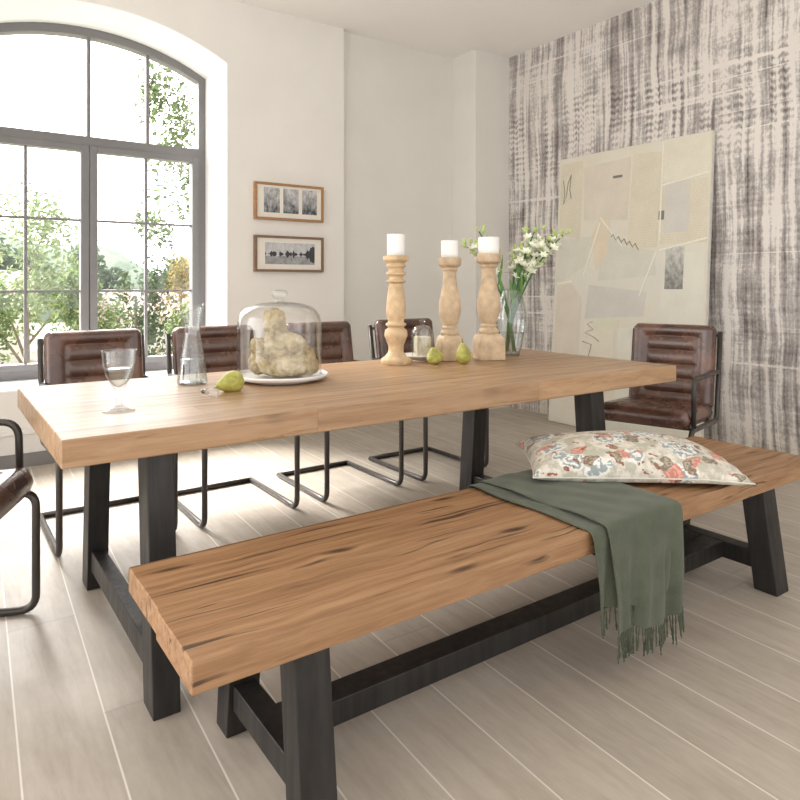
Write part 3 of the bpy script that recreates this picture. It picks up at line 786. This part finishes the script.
for k, (lx, hz, dy, lb) in enumerate(sprays):
    rnd = random.Random(k + 30)
    e_ = empty('cut_flower', (VX, VY, TZ + .02), label=lb, cat='flower', group='cut flowers in the glass vase')
    tip = right * lx + fwd * dy + up_ * (hz - .02)
    base = right * (-.02 * (1 if lx > 0 else -1) + rnd.uniform(-.01, .01)) + fwd * rnd.uniform(-.015, .015)
    neck = right * (lx * .12) + fwd * dy * .3 + up_ * .30
    P = []
    for s_ in range(15):
        t = s_ / 14
        p = base * (1 - t) ** 3 + (base * .5 + neck * .9) * 3 * t * (1 - t) ** 2 + (neck * .8 + tip * .35 + up_ * .02) * 3 * t * t * (1 - t) + tip * t ** 3
        P.append(p)
    tube_obj('stem', P, .0062, M['dgreen'], e_, 8, taper=.6)
    # long leaves low on the stem
    bm = bmesh.new()
    for q in range(3):
        b0 = P[3 + q * 2]; dr = (right * rnd.uniform(-.5, .6) + fwd * rnd.uniform(-.4, .4) + up_ * 2.2).normalized(); sd = dr.cross(fwd).normalized(); ln = rnd.uniform(.10, .17)
        prev = None
        for m in range(7):
            t = m / 6; wd = .0065 * math.sin(PI * min(1, t * .92 + .08)) + .0005; c = b0 + dr * ln * t + (sd * .02 * t * t)
            cur = (bm.verts.new(c - sd * wd), bm.verts.new(c + fwd * .003), bm.verts.new(c + sd * wd))
            if prev: bm.faces.new((prev[0], prev[1], cur[1], cur[0])); bm.faces.new((prev[1], prev[2], cur[2], cur[1]))
            prev = cur
    lf = bm_obj('leaf', bm, M['green'], e_, smooth=True); s_ = lf.modifiers.new('s', 'SOLIDIFY'); s_.thickness = .0012
    nb = 24 if k != 1 else 12
    bm = bmesh.new()
    for q in range(nb):
        t = 1 - .40 * (q / nb); f = t * 14; i = min(13, int(f)); p = P[i].lerp(P[i + 1], f - i)
        an = q * 2.4; out = (right * math.cos(an) + fwd * math.sin(an)) * rnd.uniform(.014, .036) + up_ * rnd.uniform(-.004, .022)
        tube(bm, [p, p + out * .6 + up_ * .003, p + out], .0012, 5)
        isb = (q < 5 or q % 6 == 0) if k != 1 else True
        b = bpy.data.objects.new('bud' if isb else 'blossom', BUD if isb else FLO); COL.objects.link(b); b.parent = e_
        b.location = p + out; b.rotation_euler = (out + up_ * .02).to_track_quat('Z', 'Y').to_euler(); sc0 = rnd.uniform(1., 1.4) * (1.35 if not isb else 1.25); b.scale = (sc0,) * 3
    bm_obj('flower_stalk', bm, M['green'], e_, smooth=True)

# ------------------------------------------------------------------ pictures on the back wall
def picture(name, x0, x1, z0, z1, mat, label, inner):
    d = .035; fw_ = .018; xc, zc = (x0 + x1) / 2, (z0 + z1) / 2; w, h = (x1 - x0) / 2, (z1 - z0) / 2
    r = empty('framed_picture', (xc, YW, zc), label=label, cat='picture', group='framed pictures on the back wall')
    bm = bmesh.new()
    add_box(bm, -w, -w + fw_, -d, 0, -h, h); add_box(bm, w - fw_, w, -d, 0, -h, h); add_box(bm, -w + fw_, w - fw_, -d, 0, -h, -h + fw_); add_box(bm, -w + fw_, w - fw_, -d, 0, h - fw_, h)
    bm_obj('frame', bm, mat, r, bevel=.001)
    box('mount', M['mount'], (-w + fw_, w - fw_, -.022, -.016, -h + fw_, h - fw_), r)
    for k, (a, b, c, e2, m) in enumerate(inner):
        cx, cz = (a + b) / 2, (c + e2) / 2
        box('photo_print', m, (-(b - a) / 2, (b - a) / 2, -.0006, .0006, -(e2 - c) / 2, (e2 - c) / 2), r, loc=(cx, -.0228, cz))
    return r
ph = [m_photo('print_grey_%d' % i, (.05, .055, .06), (.60, .60, .60), 3.1 * i) for i in range(3)]
picture('a', 1.723, 2.304, 1.625, 1.907, M['oakframe'], 'oak frame with three small grey photographs, upper of the two on the wall',
        [(-.215, -.085, -.085, .105, ph[0]), (-.055, .075, -.085, .105, ph[1]), (.105, .235, -.085, .105, ph[2])])
picture('b', 1.723, 2.304, 1.23, 1.505, M['walnut'], 'brown frame with one wide grey waterfront photograph, lower of the two',
        [(-.205, .215, -.08, .085, m_photo('print_wide', (.035, .037, .042), (.66, .66, .67), 2.2, kind=1))])

# ------------------------------------------------------------------ leaning map panel
PW, PHt, tilt = 1.342, 2.185, math.atan(.0688)
pn = empty('map_panel', (3.93, 2.035, 0), label='tall cream panel collaged with faded map sheets leaning on the patterned wall', cat='panel')
pn.rotation_euler = Euler((-tilt, 0, R_(-90)), 'XYZ')
pn.location.z = .0022
bm = bmesh.new(); add_box(bm, 0, PW, .002, .032, 0, PHt); bm_obj('board', bm, M['canvas_edge'], pn, bevel=.002)
box('canvas', M['canvas'], (0.004, PW - .004, -.0005, .002, .004, PHt - .004), pn)
def sheet(pts, mat, lift=.0012, name='paper_sheet'):
    cx = sum(p[0] for p in pts) / len(pts); cz = sum(p[1] for p in pts) / len(pts)
    bm = bmesh.new(); add_prism(bm, [(a - cx, b - cz) for a, b in pts], 'y', -lift, 0)
    return bm_obj(name, bm, mat, pn, loc=(cx, -.0006, cz))
S1 = m_printpaper('sheet_ochre', (.68, .615, .46), (.42, .36, .27), .42)
S2 = m_printpaper('sheet_grey_green', (.60, .605, .52), (.42, .43, .38), .35, .010)
S3 = m_printpaper('sheet_ivory', (.745, .70, .575), (.5, .45, .36), .3, .016)
S4 = m_printpaper('sheet_rose', (.645, .575, .48), (.48, .40, .35), .35, .011)
S5 = m_printpaper('sheet_lilac', (.575, .555, .535), (.42, .41, .42), .5, .008)
S6 = m_printpaper('sheet_orange', (.70, .565, .40), (.55, .42, .30), .25, .011)
S7 = m_printpaper('sheet_pale', (.73, .72, .64), (.48, .46, .41), .22, .011)
ink = plain('faded_ink', (.20, .19, .16), .8); inkl = plain('pale_line', (.78, .75, .64), .8)
sheet([(.97, 1.88), (1.33, 1.88), (1.33, 2.17), (.97, 2.17)], S3)
sheet([(.97, 1.42), (1.33, 1.42), (1.33, 1.865), (.97, 1.865)], S1)
sheet([(1.0, 1.50), (1.19, 1.50), (1.19, 1.86), (1.0, 1.86)], S5, .002)
sheet([(.70, 1.40), (.95, 1.40), (.96, 2.1), (.72, 2.12)], S1)
sheet([(.28, 1.65), (.69, 1.62), (.70, 2.10), (.26, 2.08)], S4)
sheet([(.03, 1.55), (.25, 1.5), (.24, 2.14), (.02, 2.14)], S1)
sheet([(.02, 1.12), (.34, 1.30), (.42, 1.52), (.02, 1.50)], S2)
sheet([(.44, 1.16), (.95, 1.2), (.93, 1.38), (.66, 1.42), (.50, 1.6)], S2, .0016)
sheet([(.42, 1.24), (.52, 1.36), (.54, 1.62), (.44, 1.66), (.36, 1.50)], S6, .002)
sheet([(.03, .30), (.28, .32), (.29, 1.02), (.18, 1.14), (.03, 1.12)], S4)
sheet([(.33, .86), (.86, .9), (.88, 1.08), (.36, 1.13)], S5, .0016)
sheet([(.33, .30), (.62, .30), (.62, .84), (.33, .84)], S3)
sheet([(.98, .18), (1.32, .18), (1.32, 1.36), (1.0, 1.36)], S7)
sheet([(.65, .26), (.95, .26), (.94, .84), (.65, .80)], S7, .0018)
sheet([(.46, .77), (.66, .79), (.65, .86), (.47, .85)], m_printpaper('sheet_lime', (.68, .69, .50), (.5, .5, .4), .2), .0024)
sheet([(1.025, 1.10), (1.165, 1.10), (1.165, 1.40), (1.025, 1.40)], m_photo('map_print_dark', (.16, .155, .14), (.56, .55, .50), 5.), .003, 'engraving')
sheet([(.955, 1.60), (1.0, 1.60), (1.0, 1.665), (.955, 1.665)], ink, .003, 'stamp')
sheet([(.545, 1.955), (.63, 1.955), (.63, 1.975), (.545, 1.975)], ink, .003, 'caption')
for a, b in (((.30, 1.20), (.44, 1.62)), ((.44, 1.66), (.66, 1.42)), ((.95, 1.38), (.82, 1.05)), ((.97, 1.38), (1.33, 1.45)), ((.97, 1.85), (1.33, 1.90)), ((.97, 1.45), (.97, 2.17)), ((.03, 1.14), (.2, 1.16))):
    d = Vector((b[0] - a[0], b[1] - a[1])).normalized(); n = Vector((-d.y, d.x)) * .006
    sheet([(a[0] - n.x, a[1] - n.y), (b[0] - n.x, b[1] - n.y), (b[0] + n.x, b[1] + n.y), (a[0] + n.x, a[1] + n.y)], inkl, .0032, 'fold_line')
def scribble(cx, cz, pts):
    bm = bmesh.new(); tube(bm, [(cx + a, -.003, cz + b) for a, b in pts], .003, 5); bm_obj('ink_drawing', bm, ink, pn)
scribble(.10, 1.90, [(-.05, .1), (-.03, 0), (-.04, -.1), (-.01, -.02), (.0, .07), (.03, .14), (.02, .02), (.04, -.06)])
scribble(.36, .72, [(.05, .12), (.0, .10), (.06, .06), (-.02, .03), (.07, .0), (.12, -.03)])
scribble(.38, .55, [(-.06, .13), (.03, .11), (.0, .0), (.03, -.12), (-.01, -.28), (.01, -.16), (.0, -.02)])
for q in range(5): scribble(.55 + .05 * q, 1.50 - .02 * q, [(0, 0), (.02, .02), (.035, -.01), (.05, -.03)])

# ------------------------------------------------------------------ outside
GZ = -2.2
M['grass'] = plain('meadow_ground', (.26, .26, .20), .95, nz=.2, scale=.6)
tag(box('ground', M['grass'], (-60, 80, 4.2, 120, GZ - .2, GZ)), kind='structure')
M['hill'] = m_leaf('hazed_wooded_hill', (.18, .22, .18), (.24, .28, .23))  # distance haze put into the paler blue-green leaf colour
bm = bmesh.new()
rnd = random.Random(3); nn = 60; rows = []
for j in range(9):
    t = j / 8; row = []
    for i in range(nn + 1):
        x = -40 + 120 * i / nn; hgt = 7.0 + 2.4 * math.sin(i * .33) + 1.0 * math.sin(i * .9 + 1)
        row.append(bm.verts.new((x, 62 + 30 * t, GZ - .1 + (hgt + rnd.uniform(-.35, .35)) * math.sin(t * PI / 2) ** .6)))
    rows.append(row)
for A, B in zip(rows, rows[1:]):
    for i in range(nn): bm.faces.new((A[i], A[i + 1], B[i + 1], B[i]))
tag(bm_obj('distant_hill', bm, M['hill'], smooth=True), kind='structure')
M['bark'] = plain('grey_brown_bark', (.22, .18, .14), .9, nz=.3)
LF = {'pale': m_leaf('pale_spring_leaf', (.13, .18, .08), (.22, .27, .14), (.34, .37, .22)),
      'mid': m_leaf('mid_green_leaf', (.075, .115, .05), (.14, .185, .08), (.24, .28, .14)),
      'dark': m_leaf('blue_green_leaf', (.055, .085, .05), (.10, .14, .085), (.17, .21, .13)),
      'gold': m_leaf('autumn_gold_leaf', (.17, .17, .07), (.30, .245, .12), (.34, .22, .13))}
def tree(name, x, y, ztop, zbot, rx, leaf, n, size, label, seed, trunk=True, tx=0., group='trees seen through the window', lumps=14, tr=.07):
    rnd = random.Random(seed)
    r = empty(name, (x, y, GZ), label=label, cat='bush' if 'shrub' in name or 'bush' in name else 'tree', group=group)
    zc = (ztop + zbot) / 2 - GZ; rz = (ztop - zbot) / 2
    cl = []
    for k in range(lumps):
        a = rnd.uniform(0, 2 * PI); q = rnd.uniform(-.92, .92); w = math.sqrt(max(.05, 1 - q * q)) * rnd.uniform(.2, .8)
        cl.append((Vector((rx * w * math.cos(a), rx * w * math.sin(a), zc + rz * q)), rnd.uniform(.25, .5)))
    verts = []; faces = []
    for k in range(n):
        c, s_ = cl[k % lumps]
        d = Vector((rnd.gauss(0, 1), rnd.gauss(0, 1), rnd.gauss(0, 1))).normalized() * rnd.random() ** .45
        p = c + Vector((d.x * rx * s_, d.y * rx * s_, d.z * min(rz, rx * 1.4) * s_))
        u = Vector((rnd.gauss(0, 1), rnd.gauss(0, 1), rnd.gauss(0, 1))).normalized(); w = u.orthogonal().normalized(); z_ = size * rnd.uniform(.6, 1.3)
        b = len(verts); verts += [p - u * z_, p + w * z_ * .55, p + u * z_, p - w * z_ * .55]; faces.append((b, b + 1, b + 2, b + 3))
    me = bpy.data.meshes.new('foliage'); me.from_pydata([tuple(v) for v in verts], [], faces)
    link('foliage', me, LF[leaf], r)
    if trunk:
        bm = bmesh.new(); top = zc + rz * .5
        tube(bm, [(tx, 0, 0), (tx * .9 + .03, .02, top * .5), (tx * .5, 0, top)], tr, 8, taper=.35)
        for c, s_ in cl[:9]:
            st_ = Vector((tx * .7, 0, max(.3, c.z - .9 * rx))); tube(bm, [st_, st_.lerp(c, .5) + Vector((0, 0, .05)), c], tr * .35, 6, taper=.4)
        bm_obj('trunk', bm, M['bark'], r, smooth=True)
    return r
tree('birch_tree', .95, 10.2, 2.75, -.9, 1.05, 'pale', 2600, .055, 'loose pale green tree nearest the left half of the window', 1, lumps=26)
tree('garden_shrub', 1.45, 8.2, 1.25, -1.6, .62, 'mid', 2600, .05, 'dense green shrub low behind the left casement', 2, lumps=18)
tree('garden_shrub', .35, 9.6, 1.0, -1.6, .8, 'mid', 2400, .05, 'spreading green shrub at the far left behind the window', 3, lumps=18)
tree('garden_shrub', 3.9, 15.6, 1.75, -2.1, 1.15, 'dark', 3600, .07, 'dark blue-green rounded tree just right of the window mullion', 4, lumps=20)
tree('garden_shrub', 2.8, 13.2, .35, -2.0, .8, 'mid', 1800, .06, 'low green shrub beneath the dark rounded tree', 14, lumps=14)
tree('autumn_tree', 5.15, 16.0, 1.75, -2.1, 1.0, 'gold', 2600, .065, 'golden orange tree at the right side of the window', 5, lumps=16)
tree('garden_shrub', 4.55, 13.5, .55, -2.0, .7, 'pale', 1700, .06, 'yellow-green shrub below the golden tree', 15, lumps=14)
tree('overhanging_tree', 2.15, 6.75, 3.95, 1.6, .55, 'mid', 1900, .042, 'sparse light green branches hanging in the upper right panes', 6, lumps=26, tx=1.6, tr=.05)
for k, (x, y, zt, w) in enumerate(((-2.6, 40, 2.8, 2.3), (2.4, 37, 3.0, 2.3), (7.2, 39, 2.9, 2.3), (11.9, 37, 2.6, 2.2), (16.5, 38, 2.7, 2.2), (21., 40, 2.6, 2.2))):
    pl_ = ('at the far left of the skyline', 'behind the left casement on the skyline', 'behind the mullion on the skyline', 'behind the dark rounded tree on the skyline', 'behind the golden tree on the skyline', 'at the far right of the skyline')[k]
    tree('distant_tree', x, y, zt, GZ + .4, w, 'dark', 2600, .2, 'hazy dark distant tree ' + pl_, 40 + k, lumps=16, tr=.2)
M['render'] = plain('cream_house_render', (.72, .68, .62), .8); M['tile'] = plain('rose_roof_tiles', (.38, .26, .22), .8, nz=.15)
M['hwin'] = plain('dark_house_window', (.08, .09, .10), .3)
def house(x, y, w, d, h, rh, rz, label):
    r = empty('house', (x, y, GZ), rz, label=label, cat='house')
    box('wall', M['render'], (-w / 2, w / 2, -d / 2, d / 2, 0, h), r)
    bm = bmesh.new(); add_prism(bm, [(-d / 2 - .3, h - .05), (d / 2 + .3, h - .05), (0, h + rh)], 'x', -w / 2 - .3, w / 2 + .3); bm_obj('roof', bm, M['tile'], r)
    for k in range(3): box('house_window', M['hwin'], (-w / 2 + w * (.15 + .28 * k), -w / 2 + w * (.28 + .28 * k), -d / 2 - .04, -d / 2 + .02, h * .45, h * .8), r)
house(7.6, 29.0, 4.0, 4.5, 2.0, 1.1, R_(15), 'cream house with rose tiled roof between the trees right of the mullion')
house(.5, 30.0, 5.0, 5.0, 2.6, 1.3, R_(-10), 'pale house with tiled roof glimpsed behind the left trees')

# ------------------------------------------------------------------ light: overcast bright sky, brightest on the window side
w = bpy.data.worlds.new('sky'); sc.world = w; w.use_nodes = True
t = NT('', w)
g = t.n('ShaderNodeTexCoord').outputs['Generated']
x, y, z = t.sep(g)
fy = t.ramp(t.math('ADD', t.math('MULTIPLY', y, .5), .5), [(.35, 0.), (.85, 1.)])
stg = t.math('ADD', 1.0, t.math('MULTIPLY', fy, 3.2))
cl = t.noise(t.map(g, (1, 1, 2.5)), 2.2, 4)
colr = t.mix(t.ramp(cl, [(.4, 0.), (.7, 1.)]), (1., .99, .98), (1., .978, .96))
bg = t.n('ShaderNodeBackground', None, Color=colr, Strength=stg)
t.t.links.new(bg.outputs[0], t.n('ShaderNodeOutputWorld').inputs[0])
sun = bpy.data.lights.new('sun', 'SUN'); sun.energy = 12.0; sun.angle = R_(32); sun.color = (1, .975, .94)
so = bpy.data.objects.new('sun', sun); COL.objects.link(so)
so.rotation_euler = Vector((-.28, 1., 1.05)).to_track_quat('Z', 'Y').to_euler()

# ------------------------------------------------------------------ camera
cam = bpy.data.cameras.new('camera'); co_ = bpy.data.objects.new('camera', cam); COL.objects.link(co_)
cam.sensor_width = 36; cam.lens = 666 / 800 * 36; cam.shift_y = -116 / 800; cam.clip_start = .05; cam.clip_end = 300
co_.location = (-.255, -1.78, 1.136); co_.rotation_euler = (R_(90), 0, R_(-35.12))
sc.camera = co_
sc.view_settings.view_transform = 'Standard'; sc.view_settings.look = 'None'; sc.view_settings.gamma = 1.0
sc.view_settings.exposure = 0.82; sc.view_settings.use_curve_mapping = False
